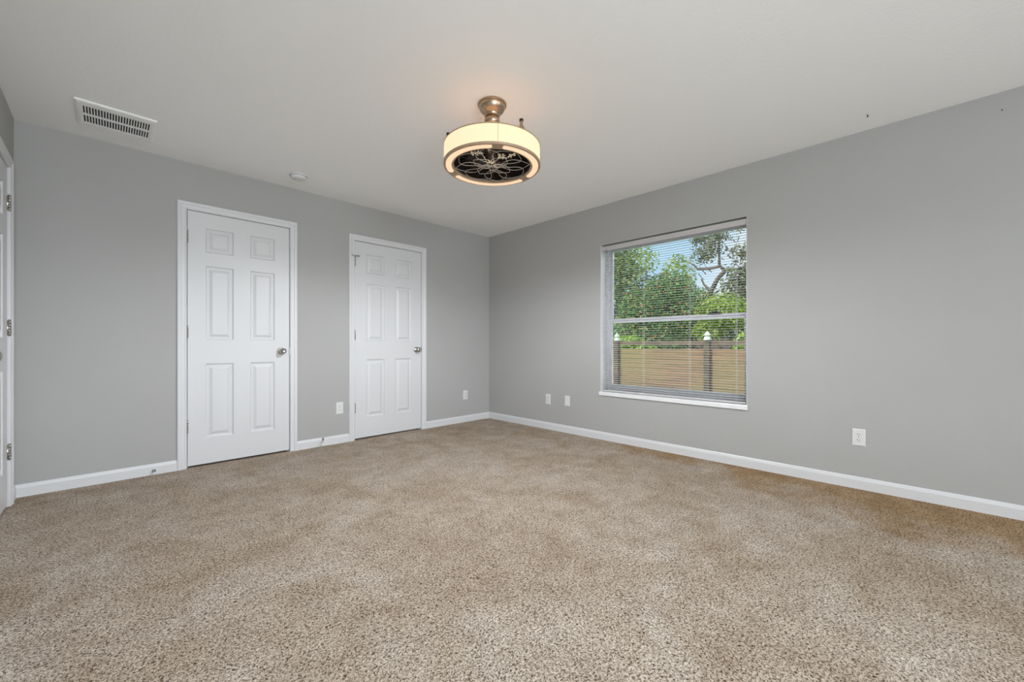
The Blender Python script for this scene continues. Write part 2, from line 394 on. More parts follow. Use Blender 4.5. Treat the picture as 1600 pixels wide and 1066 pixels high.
def make_door(name, w, loc, rz, hinge_left, label, plate=True):
    root = empty(name, loc, rz); struct(root, label, 'door')
    s = w/.738
    cols = [(.117*s, .308*s), (.430*s, .619*s)]; rows = [(.225, .832), (1.027, 1.630), (1.742, 1.938)]
    sl = obj('door_slab', slab_mesh(w, DT, cols, rows, .016), M['door'], root, (0, .004, 0))
    obj('casing', casing_bm(-.006, w+.006, DT+.006), M['trim'], root)
    bm = NB()
    box(bm, -.020, -.004, .0005, .135, 0, DT+.020); box(bm, w+.004, w+.020, .0005, .135, 0, DT+.020); box(bm, -.004, w+.004, .0005, .135, DT+.004, DT+.020)
    box(bm, -.004, .009, .041, .075, 0, DT+.004); box(bm, w-.009, w+.004, .041, .075, 0, DT+.004); box(bm, .009, w-.009, .041, .075, DT-.009, DT+.004)
    obj('door_jamb', bm, M['trim'], root)
    hx = -.001 if hinge_left else w+.001
    for z in (.333, 1.088, 1.848): make_hinge(root, hx, z, 1 if hinge_left else -1)
    kx = w-.066 if hinge_left else .066
    make_knob(root, kx, .930)
    bm = NB(); ex = w+.0015 if hinge_left else -.0015
    box(bm, ex-.003, ex+.007, -.0025, .02, .900, .960)
    obj('strike_plate', bm, M['nickel'], root)
    return root
make_door('door_1', D1[1]-D1[0], (D1[0], 0, 0), 0, True, 'white six-panel door on the left of the grey wall, nearest the ceiling vent')
d2 = make_door('door_2', D2[1]-D2[0], (D2[0], 0, 0), 0, True, 'white six-panel door nearest the room corner with a hinge-pin stop')
make_door('door_3', D3[1]-D3[0], (XL, D3[0], 0), PI/2, False, 'white panel door cut off by the left edge of the photo')
# hinge-pin door stop on the top hinge of the second door
bm = NB(); z = 1.905
cyl(bm, (-.030, -.016, z), (.030, -.020, z), .0035, n=10)
cyl(bm, (-.036, -.014, z), (-.028, -.016, z), .008, n=12); cyl(bm, (.028, -.019, z), (.037, -.014, z), .008, n=12)
box(bm, -.008, .008, -.022, -.004, z-.003, z+.003); cyl(bm, (0, -.012, z-.03), (0, -.012, z+.006), .0052, n=10)
obj('hinge_stop', bm, M['nickel'], d2, smooth='auto')

# ------------------------------------------------------------------ window 1 with sill (local frame: x = along the wall, y = outwards)
W = empty('window_1', (0, 0, 0), -PI/2); struct(W, 'white single-hung window in the grey right-hand wall', 'window')
def frame_bm(x0, x1, z0, z1, wd, y0, y1, wb=None, wt=None):
    bm = NB(); wb = wb or wd; wt = wt or wd
    box(bm, x0, x0+wd, y0, y1, z0, z1); box(bm, x1-wd, x1, y0, y1, z0, z1)
    box(bm, x0+wd, x1-wd, y0, y1, z0, z0+wb); box(bm, x0+wd, x1-wd, y0, y1, z1-wt, z1); return bm
obj('window_frame', frame_bm(WU0, WU1, WZ0, WZ1, .022, .12, .195), M['vinyl'], W)
MR = 1.235                                                         # meeting rail height
obj('upper_sash', frame_bm(WU0+.022, WU1-.022, MR-.022, WZ1-.022, .026, .160, .185, wb=.044), M['vinyl'], W, bevel=.002)
obj('lower_sash', frame_bm(WU0+.022, WU1-.022, WZ0+.022, MR+.016, .032, .128, .156, wb=.05, wt=.034), M['vinyl'], W, bevel=.002)
bm = NB(); box(bm, WU0+.047, WU1-.047, .171, .175, MR+.02, WZ1-.047); obj('upper_pane', bm, M['glass'], W)
bm = NB(); box(bm, WU0+.053, WU1-.053, .140, .144, WZ0+.07, MR-.017); obj('lower_pane', bm, M['glass'], W)
bm = NB(); sx = WU0+1.02
box(bm, sx, sx+.115, .126, .160, MR+.016, MR+.026); box(bm, sx+.01, sx+.105, .132, .156, MR+.026, MR+.040); cyl(bm, (sx+.035, .14, MR+.04), (sx+.08, .12, MR+.044), .007, n=10)
obj('sash_lock', bm, M['black'], W, bevel=.002)
# plaster returns painted white + marble sill
bm = NB()
box(bm, WU0, WU0+.004, .001, .12, WZ0, WZ1)
box(bm, WU1-.004, WU1, .001, .12, WZ0, WZ1)
obj('side_return', bm, M['trim'], W)
bm = NB()
box(bm, WU0, WU1, 0, .13, WZ0-.03, WZ0); 
obj('window_sill', bm, M['marble'], W)
bm = NB(); box(bm, WU0-.012, WU1+.008, -.016, 0, WZ0-.040, WZ0)
obj('sill_nose', bm, M['marble'], W, bevel=.004)

# ------------------------------------------------------------------ mini blind hanging in the window
Bl = empty('mini_blind', (0, -(WU0+WU1)/2, WZ1-.004), -PI/2)
tag(Bl, 'white horizontal mini blind with open slats hanging inside the window', 'window blind')
bw = (WU1-WU0)/2-.012; yb = .032
bm = NB()
box(bm, -bw, bw, yb-.020, yb+.020, -.038, -.010)
obj('head_rail', bm, M['slat'], Bl, bevel=.002)
bm = NB(); box(bm, -bw-.004, bw+.004, yb-.026, yb-.0225, -.058, -.010); obj('valance', bm, M['slat'], Bl, bevel=.0015)
bm = NB(); npf = 6; tilt = .06
top, bot = [], []
for s, L_ in ((1, top), (-1, bot)):
    for i in range(npf+1):
        t = -1+2*i/npf; y = t*.0125; z = .0016*(1-t*t)+y*tilt+s*.0003
        L_.append([bm.verts.new((-bw+.004, y, z)), bm.verts.new((bw-.004, y, z))])
for i in range(npf):
    bm.faces.new((top[i][0], top[i][1], top[i+1][1], top[i+1][0])); bm.faces.new((bot[i][0], bot[i+1][0], bot[i+1][1], bot[i][1]))
for e in (0, 1):
    for i in range(npf): bm.faces.new((top[i][e], top[i+1][e], bot[i+1][e], bot[i][e]))
bm.faces.new((top[0][0], bot[0][0], bot[0][1], top[0][1])); bm.faces.new((top[-1][0], top[-1][1], bot[-1][1], bot[-1][0]))
bmesh.ops.recalc_face_normals(bm, faces=bm.faces)
slat0 = obj('slat', bm, M['slat'], Bl, (0, yb, -.072))
zt = WZ1-.004; zbot = WZ0+.028
NS = 66; pitch = (zt-.072-zbot-.008)/(NS-1)
for i in range(1, NS):
    c = slat0.copy(); c.location = (0, yb, -.072-pitch*i); COL.objects.link(c)
bm = NB(); box(bm, -bw+.003, bw-.003, yb-.013, yb+.013, WZ0+.004-zt, WZ0+.020-zt); obj('bottom_rail', bm, M['slat'], Bl, bevel=.003)
for fx in (-.60, -.22, .22, .60):
    bm = NB()
    for yy in (yb-.0135, yb+.0135): cyl(bm, (fx, yy, -.04), (fx, yy, WZ0+.012-zt), .0007, n=5)
    cyl(bm, (fx+.006, yb, -.04), (fx+.006, yb, WZ0+.012-zt), .0006, n=5)
    obj('ladder_cord', bm, M['plastic'], Bl)
bm = NB(); cyl(bm, (-bw+.055, yb-.031, -.05), (-bw+.05, yb-.031, -.53), .0035, n=6); cyl(bm, (-bw+.055, yb-.020, -.034), (-bw+.055, yb-.031, -.05), .002, n=6)
obj('tilt_wand', bm, P('clear_wand', (.25, .24, .24), .2, bump=(20, .05, .001)), Bl)

# ------------------------------------------------------------------ wall plates (local: +y into wall)
def plate_root(name, x, z, rz, wall_loc):
    if wall_loc == 'back': loc = (x, 0, z)
    else: loc = (0, x, z)
    return empty(name, loc, rz)
def plate_bm(w=.070, h=.115):
    bm = NB(); t = .006
    o = [(-w/2, 0, -h/2), (w/2, 0, -h/2), (w/2, 0, h/2), (-w/2, 0, h/2)]
    i_ = [(-w/2+.005, -t, -h/2+.005), (w/2-.005, -t, -h/2+.005), (w/2-.005, -t, h/2-.005), (-w/2+.005, -t, h/2-.005)]
    m_ = [(p[0]*1.0, -t*.55, p[2]*1.0) for p in o]
    R = [[bm.verts.new(p) for p in q] for q in (o, m_, i_)]
    for A, B in zip(R, R[1:]):
        for k in range(4): bm.faces.new((A[k], A[(k+1) % 4], B[(k+1) % 4], B[k]))
    bm.faces.new(R[2]); bm.faces.new(R[0][::-1]); return bm
def receptacle(root, zc):
    bm = NB(); n = 28; pts = []
    for i in range(n):
        a = 2*PI*i/n; pts.append((max(-.0172, min(.0172, .0172*1.12*math.cos(a))), .0143*math.sin(a)))
    A = [bm.verts.new((x, -.0055, zc+z)) for x, z in pts]; B = [bm.verts.new((x, -.0085, zc+z)) for x, z in pts]
    for i in range(n): bm.faces.new((A[i], A[(i+1) % n], B[(i+1) % n], B[i]))
    bm.faces.new(B)
    r = obj('receptacle', bm, M['plastic'], root)
    bm = NB()
    for sx_, hh in ((-.0065, .0045), (.0065, .0038)): box(bm, sx_-.0013, sx_+.0013, -.0088, -.008, zc+.004-hh, zc+.004+hh)
    cyl(bm, (0, -.0088, zc-.0075), (0, -.008, zc-.0075), .0026, n=12)
    obj('socket_slot', bm, M['slot'], r)
def duplex(x, side, label):
    r = plate_root('wall_outlet', x, .352, 0 if side == 'back' else -PI/2, side)
    tag(r, label, 'outlet', 'wall outlets')
    obj('cover_plate', plate_bm(), M['plastic'], r)
    receptacle(r, .0195); receptacle(r, -.0195)
    bm = NB(); cyl(bm, (0, -.0062, 0), (0, -.0072, 0), .003, n=12); obj('screw', bm, M['nickel'], r)
duplex(-2.001, 'back', 'white duplex outlet on the grey wall between the two closet doors')
duplex(-1.042, 'right', 'white duplex outlet left of the blank plate under the window side')
duplex(-3.811, 'right', 'white duplex outlet low on the wall right of the window')
# blank / decora style outlet near the corner and a data plate by the window
r = plate_root('wall_outlet', -.405, .346, 0, 'back'); tag(r, 'white outlet low on the grey wall between the corner and a door', 'outlet', 'wall outlets')
obj('cover_plate', plate_bm(), M['plastic'], r)
bm = NB(); box(bm, -.0165, .0165, -.0085, -.0055, -.0335, .0335); f = obj('receptacle', bm, P('ivory_plastic', (.70, .70, .69), .4, bump=(50, .03, .001)), r, bevel=.001)
for zc in (.019, -.019):
    bm = NB()
    for sx_ in (-.006, .006): box(bm, sx_-.0012, sx_+.0012, -.0089, -.008, zc, zc+.008)
    cyl(bm, (0, -.0089, zc-.006), (0, -.008, zc-.006), .0025, n=10)
    obj('socket_slot', bm, M['slot'], f)
r = plate_root('blank_wall_plate', -1.322, .358, -PI/2, 'right'); tag(r, 'blank white wall plate between an outlet and the window', 'wall plate')
obj('cover_plate', plate_bm(), M['plastic'], r)
bm = NB()
bm.free()
for zz in (.042, -.042):
    bm = NB(); cyl(bm, (0, -.006, zz), (0, -.0072, zz), .003, n=12); obj('screw', bm, M['nickel'], r)

# ------------------------------------------------------------------ door stops on the baseboard
r = empty('spring_door_stop', (-3.400, -.012, .030)); tag(r, 'small spring door stop on the baseboard left of the leftmost closet door', 'door stop')
bm = NB(); cyl(bm, (0, 0, 0), (0, -.006, 0), .012, n=18)
obj('stop_base', bm, M['nickel'], r, smooth='auto')
bm = NB(); pts = []
for i in range(150):
    a = i/150*14*2*PI; q = i/150; pts.append((.0055*math.cos(a)-.004*q, -.006-.055*q, .0055*math.sin(a)-.004*q))
tube(bm, pts, .0011, 5); obj('spring', bm, M['nickel'], r, smooth=True)
bm = NB(); cyl(bm, (-.004, -.060, -.004), (-.004, -.074, -.004), .0075, .006, n=14); obj('rubber_tip', bm, M['plastic'], r)
r = empty('rigid_door_stop', (-2.165, -.012, .072)); tag(r, 'slanting metal door stop on the baseboard between the two closet doors', 'door stop')
bm = NB(); cyl(bm, (0, 0, 0), (0, -.004, 0), .010, n=16); obj('stop_base', bm, M['nickel'], r, smooth='auto')
bm = NB(); tube(bm, [(0, -.003, 0), (-.004, -.018, -.008), (-.030, -.050, -.040)], .0048, 10); obj('stop_rod', bm, M['nickel'], r, smooth=True)
bm = NB(); cyl(bm, (-.028, -.048, -.038), (-.036, -.058, -.048), .008, n=14); obj('rubber_tip', bm, M['plastic'], r)

# ------------------------------------------------------------------ ceiling vent
vx0, vx1, vy0, vy1 = -3.787, -3.418, -.615, -.25
r = empty('ceiling_vent', ((vx0+vx1)/2, (vy0+vy1)/2, RH)); tag(r, 'white rectangular ceiling vent with two rows of dark slots', 'vent')
hw, hd = (vx1-vx0)/2, (vy1-vy0)/2
gx, gy0, gy1 = hw-.030, -hd+.062, hd-.042
bm = NB(); NSL = 24; rows_ = ((gy0, (gy0+gy1)/2-.008), ((gy0+gy1)/2+.008, gy1))
xs = [-hw+.008]; 
for i in range(NSL):
    c = -gx+(i+.5)*2*gx/NSL; hwid = gx/NSL*.56; xs += [c-hwid, c+hwid]
xs.append(hw-.008); ys = [-hd+.008, rows_[0][0], rows_[0][1], rows_[1][0], rows_[1][1], hd-.008]
cache = {}
def vv(x, y, z):
    k = (round(x, 5), round(y, 5), round(z, 5))
    if k not in cache: cache[k] = bm.verts.new((x, y, z))
    return cache[k]
zf, zb_ = -.012, -.004
for i in range(len(xs)-1):
    for j in range(len(ys)-1):
        a, b, c, d = xs[i], xs[i+1], ys[j], ys[j+1]
        if i % 2 == 1 and j in (1, 3):
            for (p, q) in (((a, c), (a, d)), ((a, d), (b, d)), ((b, d), (b, c)), ((b, c), (a, c))):
                bm.faces.new((vv(*p, zf), vv(*q, zf), vv(*q, zb_), vv(*p, zb_)))
        else: bm.faces.new((vv(a, c, zf), vv(a, d, zf), vv(b, d, zf), vv(b, c, zf)))
O = [(-hw, -hd), (hw, -hd), (hw, hd), (-hw, hd)]; I = [(-hw+.008, -hd+.008), (hw-.008, -hd+.008), (hw-.008, hd-.008), (-hw+.008, hd-.008)]
for k in range(4):
    k2 = (k+1) % 4
    bm.faces.new([bm.verts.new(p) for p in ((*O[k], 0), (*O[k2], 0), (*O[k2], -.008), (*O[k], -.008))])
    bm.faces.new([bm.verts.new(p) for p in ((*O[k], -.008), (*O[k2], -.008), (*I[k2], zf), (*I[k], zf))])
bmesh.ops.remove_doubles(bm, verts=bm.verts, dist=1e-5); bmesh.ops.recalc_face_normals(bm, faces=bm.faces)
obj('vent_cover', bm, M['vent'], r)
bm = NB(); box(bm, -hw+.01, hw-.01, -hd+.01, hd-.01, -.004, -.0005); obj('duct_opening', bm, M['duct'], r)
for sx_ in (-1, 1):
    bm = NB(); box(bm, sx_*(hw-.018)-.0025, sx_*(hw-.018)+.0025, -hd+.02, hd-.02, -.0155, -.012); obj('edge_rib', bm, M['vent'], r)

# smoke detector
r = empty('smoke_detector', (-2.49, -.355, RH)); tag(r, 'round white smoke detector on the ceiling above the left door', 'smoke detector')
bm = NB(); lathe(bm, [(0, 0), (.066, 0), (.068, -.003), (.068, -.010), (.064, -.013)], 40); obj('mounting_base', bm, M['plastic'], r, smooth='auto')
bm = NB(); lathe(bm, [(.058, -.010), (.061, -.016), (.060, -.028), (.054, -.036), (.040, -.040), (0, -.041)], 40); obj('detector_body', bm, M['plastic'], r, smooth='auto')
bm = NB(); cyl(bm, (-.02, .01, -.0405), (-.02, .01, -.043), .008, n=14); obj('test_button', bm, M['vinyl'], r)

# small nails left in the plaster
def nail(loc, d, label, rad=.0055):
    bm = NB(); loc = Vector(loc); d = Vector(d)
    cyl(bm, loc-d*.002, loc+d*.012, rad*.4, n=8); cyl(bm, loc+d*.012, loc+d*.014, rad, n=12)
    me = bpy.data.meshes.new('nail'); bmesh.ops.translate(bm, verts=bm.verts, vec=-loc); bm.to_mesh(me); bm.free()
    o = link('nail', me, M['dark'], None, loc); tag(o, label, 'nail', 'leftover nails')
nail((-.242, -3.873, RH), (0, 0, -1), 'tiny dark nail in the white ceiling near the right wall')
nail((0, -4.437, 2.332), (-1, 0, 0), 'tiny nail high on the grey wall at the right edge', .0028)

# ------------------------------------------------------------------ caged ceiling fan with drum light
FX, FY = -1.997, -2.283
near = math.atan2(-FW.y, -FW.x)                                     # horizontal direction from the fan to the camera position
root = empty('drum_ceiling_fan', (FX, FY, RH)); root['label'] = 'lit drum-shaded enclosed fan hanging from the middle of the ceiling'; root['category'] = 'ceiling fan'
zt_, zb2 = -.265, -.378                                             # drum top and bottom below the ceiling
RR = .288
bm = NB(); lathe(bm, [(0, 0), (.084, 0), (.087, -.003), (.087, -.010), (.084, -.0135), (.081, -.0135), (.081, -.018), (.079, -.019), (.078, -.024), (.073, -.037), (.062, -.050), (.050, -.060), (.044, -.067), (.0425, -.074), (.045, -.077), (.045, -.080), (.038, -.082), (0, -.082)], 48)
obj('canopy', bm, M['champ'], root, smooth='auto')
bm = NB(); lathe(bm, [(.034, -.080), (.041, -.086), (.0455, -.096), (.046, -.106), (.043, -.116), (.034, -.126), (.028, -.134), (.028, -.170), (.034, -.185), (.055, -.200), (.075, -.225), (.085, -.262), (0, -.262)], 48)
obj('neck', bm, M['champ'], root, smooth='auto')
bm = NB(); lathe(bm, [(0, zt_+.004), (RR-.004, zt_+.004), (RR+.002, zt_), (RR+.002, zt_-.006), (RR-.006, zt_-.006), (0, zt_-.004)], 96)
obj('top_plate', bm, M['fanring'], root, smooth='auto')
bm = NB(); lathe(bm, [(RR, zt_-.006), (RR, zb2+.006), (RR-.004, zb2+.006), (RR-.004, zt_-.006), (RR, zt_-.006)], 96)
sh = obj('lamp_shade', bm, M['shade'], root, smooth='auto'); sh['label'] = 'glowing cream drum shade'
a0 = near+math.radians(9)
bm = NB(); a = a0; c_, s_ = math.cos(a), math.sin(a)
t_ = Vector((-s_, c_, 0)); p = Vector((c_, s_, 0))*(RR+.0004)
vs = [p-t_*.0012+Vector((0, 0, zt_-.006)), p+t_*.0012+Vector((0, 0, zt_-.006)), p+t_*.0012+Vector((0, 0, zb2+.006)), p-t_*.0012+Vector((0, 0, zb2+.006))]
A = [bm.verts.new(q-Vector((c_, s_, 0))*.001) for q in vs]; B = [bm.verts.new(q+Vector((c_, s_, 0))*.0008) for q in vs]
for k in range(4): bm.faces.new((A[k], A[(k+1) % 4], B[(k+1) % 4], B[k]))
bm.faces.new(A[::-1]); bm.faces.new(B); obj('seam', bm, M['seam'], sh)
# bottom ring with three lit arc slots
ri, ro, r1, r2 = .230, RR+.003, .244, .277
def arcpts(a0_, a1_, n): return [a0_+(a1_-a0_)*i/n for i in range(n+1)]
bm = NB()
lathe(bm, [(ro, zb2+.010), (ro, zb2-.001), (ro-.003, zb2-.004), (r2+.002, zb2-.004), (r2+.002, zb2+.004)], 96)
lathe(bm, [(r1-.002, zb2+.004), (r1-.002, zb2-.004), (ri+.004, zb2-.004), (ri, zb2), (ri, zb2+.014), (ri+.003, zb2+.014)], 96)
gap = math.radians(6.5)
for k in range(3):
    ac = a0+k*2*PI/3; aa = arcpts(ac-gap, ac+gap, 6)
    In = [bm.verts.new(((r1-.003)*math.cos(q), (r1-.003)*math.sin(q), zb2-.0035)) for q in aa]; Ou = [bm.verts.new(((r2+.003)*math.cos(q), (r2+.003)*math.sin(q), zb2-.0035)) for q in aa]
    for i in range(6): bm.faces.new((In[i], In[i+1], Ou[i+1], Ou[i]))
obj('bottom_ring', bm, M['fanring'], root, smooth='auto')
for k in range(3):
    bm = NB(); s0 = a0+k*2*PI/3+gap*.75; s1 = a0+(k+1)*2*PI/3-gap*.75; rm = (r1+r2)/2; hr = (r2-r1)/2
    loop = []
    for q in arcpts(s0+.09, s1-.09, 40): loop.append(((rm+hr)*math.cos(q), (rm+hr)*math.sin(q)))
    c1 = (rm*math.cos(s1-.09), rm*math.sin(s1-.09))
    for i in range(1, 10): b_ = s1-.09+PI*i/10; loop.append((c1[0]+hr*math.cos(b_), c1[1]+hr*math.sin(b_)))
    for q in arcpts(s1-.09, s0+.09, 40): loop.append(((rm-hr)*math.cos(q), (rm-hr)*math.sin(q)))
    c0 = (rm*math.cos(s0+.09), rm*math.sin(s0+.09))
    for i in range(1, 10): b_ = s0+.09+PI+PI*i/10; loop.append((c0[0]+hr*math.cos(b_), c0[1]+hr*math.sin(b_)))
    A = [bm.verts.new((x, y, zb2-.0055)) for x, y in loop]; B = [bm.verts.new((x, y, zb2+.002)) for x, y in loop]
    for i in range(len(A)): bm.faces.new((A[i], B[i], B[(i+1) % len(A)], A[(i+1) % len(A)]))
    bm.faces.new(A); bm.faces.new(B[::-1]); bmesh.ops.recalc_face_normals(bm, faces=bm.faces)
    obj('light_lens', bm, M['lens'], root)
# rest of the ring between slots and lens backing
bm = NB()
lathe(bm, [(r1-.004, zb2+.001), (r2+.004, zb2+.001), (r2+.004, zb2+.004), (r1-.004, zb2+.004)], 96); obj('lens_tray', bm, M['fanring'], root)
# dark inner housing
bm = NB(); lathe(bm, [(ri+.002, zb2+.013), (ri+.006, zt_-.010), (0, zt_-.010)], 64); obj('fan_housing', bm, M['dark'], root, smooth='auto')
bm = NB(); lathe(bm, [(0, zt_-.008), (.050, zt_-.008), (.052, zt_-.055), (.040, zt_-.075), (0, zt_-.080)], 40); obj('motor_hub', bm, M['dark'], root, smooth='auto')
for k in range(5):
    a = near+.3+k*2*PI/5; bm = NB(); rows2 = []
    for i in range(7):
        rr_ = .045+.150*i/6; wd = .030+.030*math.sin(PI*i/7); row = []
        for s in (-1, 1):
            d = s*wd; row.append((rr_*math.cos(a)-d*math.sin(a), rr_*math.sin(a)+d*math.cos(a), zt_-.045+s*.014))
        rows2.append(row)
    T = [[bm.verts.new(p) for p in r_] for r_ in rows2]; U = [[bm.verts.new((p[0], p[1], p[2]-.003)) for p in r_] for r_ in rows2]
    for i in range(6):
        bm.faces.new((T[i][0], T[i+1][0], T[i+1][1], T[i][1])); bm.faces.new((U[i][0], U[i][1], U[i+1][1], U[i+1][0]))
        bm.faces.new((T[i][0], U[i][0], U[i+1][0], T[i+1][0])); bm.faces.new((T[i][1], T[i+1][1], U[i+1][1], U[i][1]))
    bm.faces.new((T[0][0], T[0][1], U[0][1], U[0][0])); bm.faces.new((T[6][0], U[6][0], U[6][1], T[6][1]))
    bmesh.ops.recalc_face_normals(bm, faces=bm.faces); obj('fan_blade', bm, M['blade'], root)
# dark concentric cage
bm = NB(); zc = zb2+.012
for i in range(16):
    q = .036+i*.0127; tube(bm, [(q*math.cos(2*PI*k/56), q*math.sin(2*PI*k/56), zc) for k in range(56)], .0010, 5, True)
for k in range(12):
    a = near+k*PI/6; cyl(bm, (.03*math.cos(a), .03*math.sin(a), zc+.002), (ri*math.cos(a), ri*math.sin(a), zc+.002), .0012, n=5)
obj('cage', bm, P('cage_wire_dark', (.035, .022, .016), .4, .6, bump=(50, .1, .001)), root)
# silver flower pattern
bm = NB(); zf_ = zb2+.003
def petal(a, r_in, r_out, wid, pw=1.0, n=30):
    pts = []
    for s in (1, -1):
        rng = range(n+1) if s == 1 else range(n-1, 0, -1)
        for i in rng:
            t = i/n; rr_ = r_in+(r_out-r_in)*t; off = s*wid*math.sin(PI*t**pw)
            pts.append((rr_*math.cos(a)-off*math.sin(a), rr_*math.sin(a)+off*math.cos(a), zf_))
    tube(bm, pts, .0016, 6, True)
far = near+PI
f0 = far-math.radians(7)
for k in range(4):
    a = f0+k*PI/2
    petal(a, .040, ri-.003, .070, 1.0)
    petal(a+PI/4, .0, ri-.003, .092, 1.7)
    petal(a+PI/4, .004, .135, .052, 1.0)
    petal(a, .002, .070, .026)
obj('flower_grille', bm, M['wire'], root, smooth=True)
# crystal clusters inside (seen through the near side of the cage)
def cluster(lat, nearoff, n, rad):
    bm = NB()
    for i in range(n):
        u = random.uniform(-1, 1)*rad; v_ = random.uniform(-1, 1)*rad*.55
        p = RT*(lat+u)+(-FW)*(nearoff+v_); m = Matrix.Translation((p.x, p.y, zb2+.022+random.uniform(0, .012)))
        bmesh.ops.create_icosphere(bm, subdivisions=1, radius=random.uniform(.003, .006), matrix=m)
    obj('crystal_cluster', bm, M['crystal'], root)
cluster(-.082, .120, 26, .034); cluster(.078, .075, 38, .040); cluster(.130, .095, 10, .018); cluster(-.004, .0, 14, .016)
# added spot below the grille fills the room; small bulb inside lights the crystals
bl = bpy.data.lights.new('fan_fill_spot', 'SPOT'); bl.energy = 104; bl.color = (.91, .945, 1); bl.shadow_soft_size = 0
bl.spot_size = math.radians(176); bl.spot_blend = .5
# wide 'batwing' throw of the added spot: stronger toward the sides than straight down
bl.use_nodes = True; ln = bl.node_tree; em = ln.nodes['Emission']; tx = ln.nodes.new('ShaderNodeTexCoord'); sx3 = ln.nodes.new('ShaderNodeSeparateXYZ')
ab = ln.nodes.new('ShaderNodeMath'); ab.operation = 'ABSOLUTE'; mx = ln.nodes.new('ShaderNodeMath'); mx.operation = 'MAXIMUM'; mx.inputs[1].default_value = .22
pw = ln.nodes.new('ShaderNodeMath'); pw.operation = 'POWER'; pw.inputs[1].default_value = -.2
ln.links.new(tx.outputs['Normal'], sx3.inputs[0]); ln.links.new(sx3.outputs['Z'], ab.inputs[0]); ln.links.new(ab.outputs[0], mx.inputs[0])
ln.links.new(mx.outputs[0], pw.inputs[0]); ln.links.new(pw.outputs[0], em.inputs['Strength'])
o = bpy.data.objects.new('fan_fill_spot', bl); COL.objects.link(o); o.parent = root; o.location = (0, 0, zb2-.012)
bl = bpy.data.lights.new('fan_bulb', 'POINT'); bl.energy = .12; bl.color = (1, .82, .58); bl.shadow_soft_size = 0
o = bpy.data.objects.new('fan_bulb', bl); COL.objects.link(o); o.parent = root; o.location = (-FW.x*.06, -FW.y*.06, zb2+.022)
# warm light the drum throws on the ceiling
ul = bpy.data.lights.new('drum_uplight', 'AREA'); ul.shape = 'DISK'; ul.size = .5; ul.energy = .5; ul.color = (1, .62, .40)
o = bpy.data.objects.new('drum_uplight', ul); COL.objects.link(o); o.parent = root; o.location = (0, 0, zt_+.012); o.rotation_euler = (PI, 0, 0)
# posts
for deg in (41, -79, 161):
    a = near+math.radians(deg); bm = NB(); c = (.262*math.cos(a), .262*math.sin(a), 0)
    lathe(bm, [(0, zt_+.002), (.020, zt_+.002), (.019, zt_+.014), (.011, zt_+.028), (.0085, zt_+.040), (.0085, zt_+.054), (0, zt_+.054)], 20, 'z', c)
    po = obj('post', bm, M['champ'], root, smooth='auto')
    bm = NB(); cyl(bm, (c[0], c[1], zt_+.053), (c[0], c[1], zt_+.064), .0115, n=16); obj('post_cap', bm, M['black'], po)

# ------------------------------------------------------------------ outdoors
GZ = -.21
bm = NB(); box(bm, .2, 60, -40, 50, GZ-.3, GZ); g = obj('ground', bm, M['lawn']); g['kind'] = 'structure'
# fence, parallel to the window wall
FXX = 6.5
fr = empty('plank_fence', (FXX, 0, GZ)); tag(fr, 'brown horizontal plank fence with white-capped posts outside the window', 'fence')
bm = NB(); zz = .03
fence_y0, fence_y1 = -7.8, 9.3
while zz+.125 < 1.12:
    box(bm, .02, .04, fence_y0, fence_y1, zz, zz+.128); zz += .134
obj('plank_panel', bm, M['plank'], fr)
bm = NB(); box(bm, -.005, .055, fence_y0, fence_y1, 1.19, 1.30); box(bm, .05, .09, fence_y0, fence_y1, .2, .29); obj('top_rail', bm, P('rail_wood', (.16, .115, .09), .8, bump=(20, .3, .005), var=(3, (.24, .17, .13))), fr)
for k in range(-3, 4):
    y = 1.926-.02+2.43*k; bm = NB(); box(bm, -.06, .06, y-.065, y+.065, 0, 1.31)
    p_ = obj('fence_post', bm, M['postwood'], fr)
    bm = NB(); lathe(bm, [(0, 1.31), (.085, 1.31), (.085, 1.335), (.075, 1.365), (.055, 1.395), (.045, 1.408), (.066, 1.418), (.074, 1.432), (.066, 1.452), (.042, 1.485), (.018, 1.512), (.008, 1.53), (0, 1.532)], 24, 'z', (0, y, 0))
    obj('post_cap', bm, M['cap'], p_, smooth='auto')
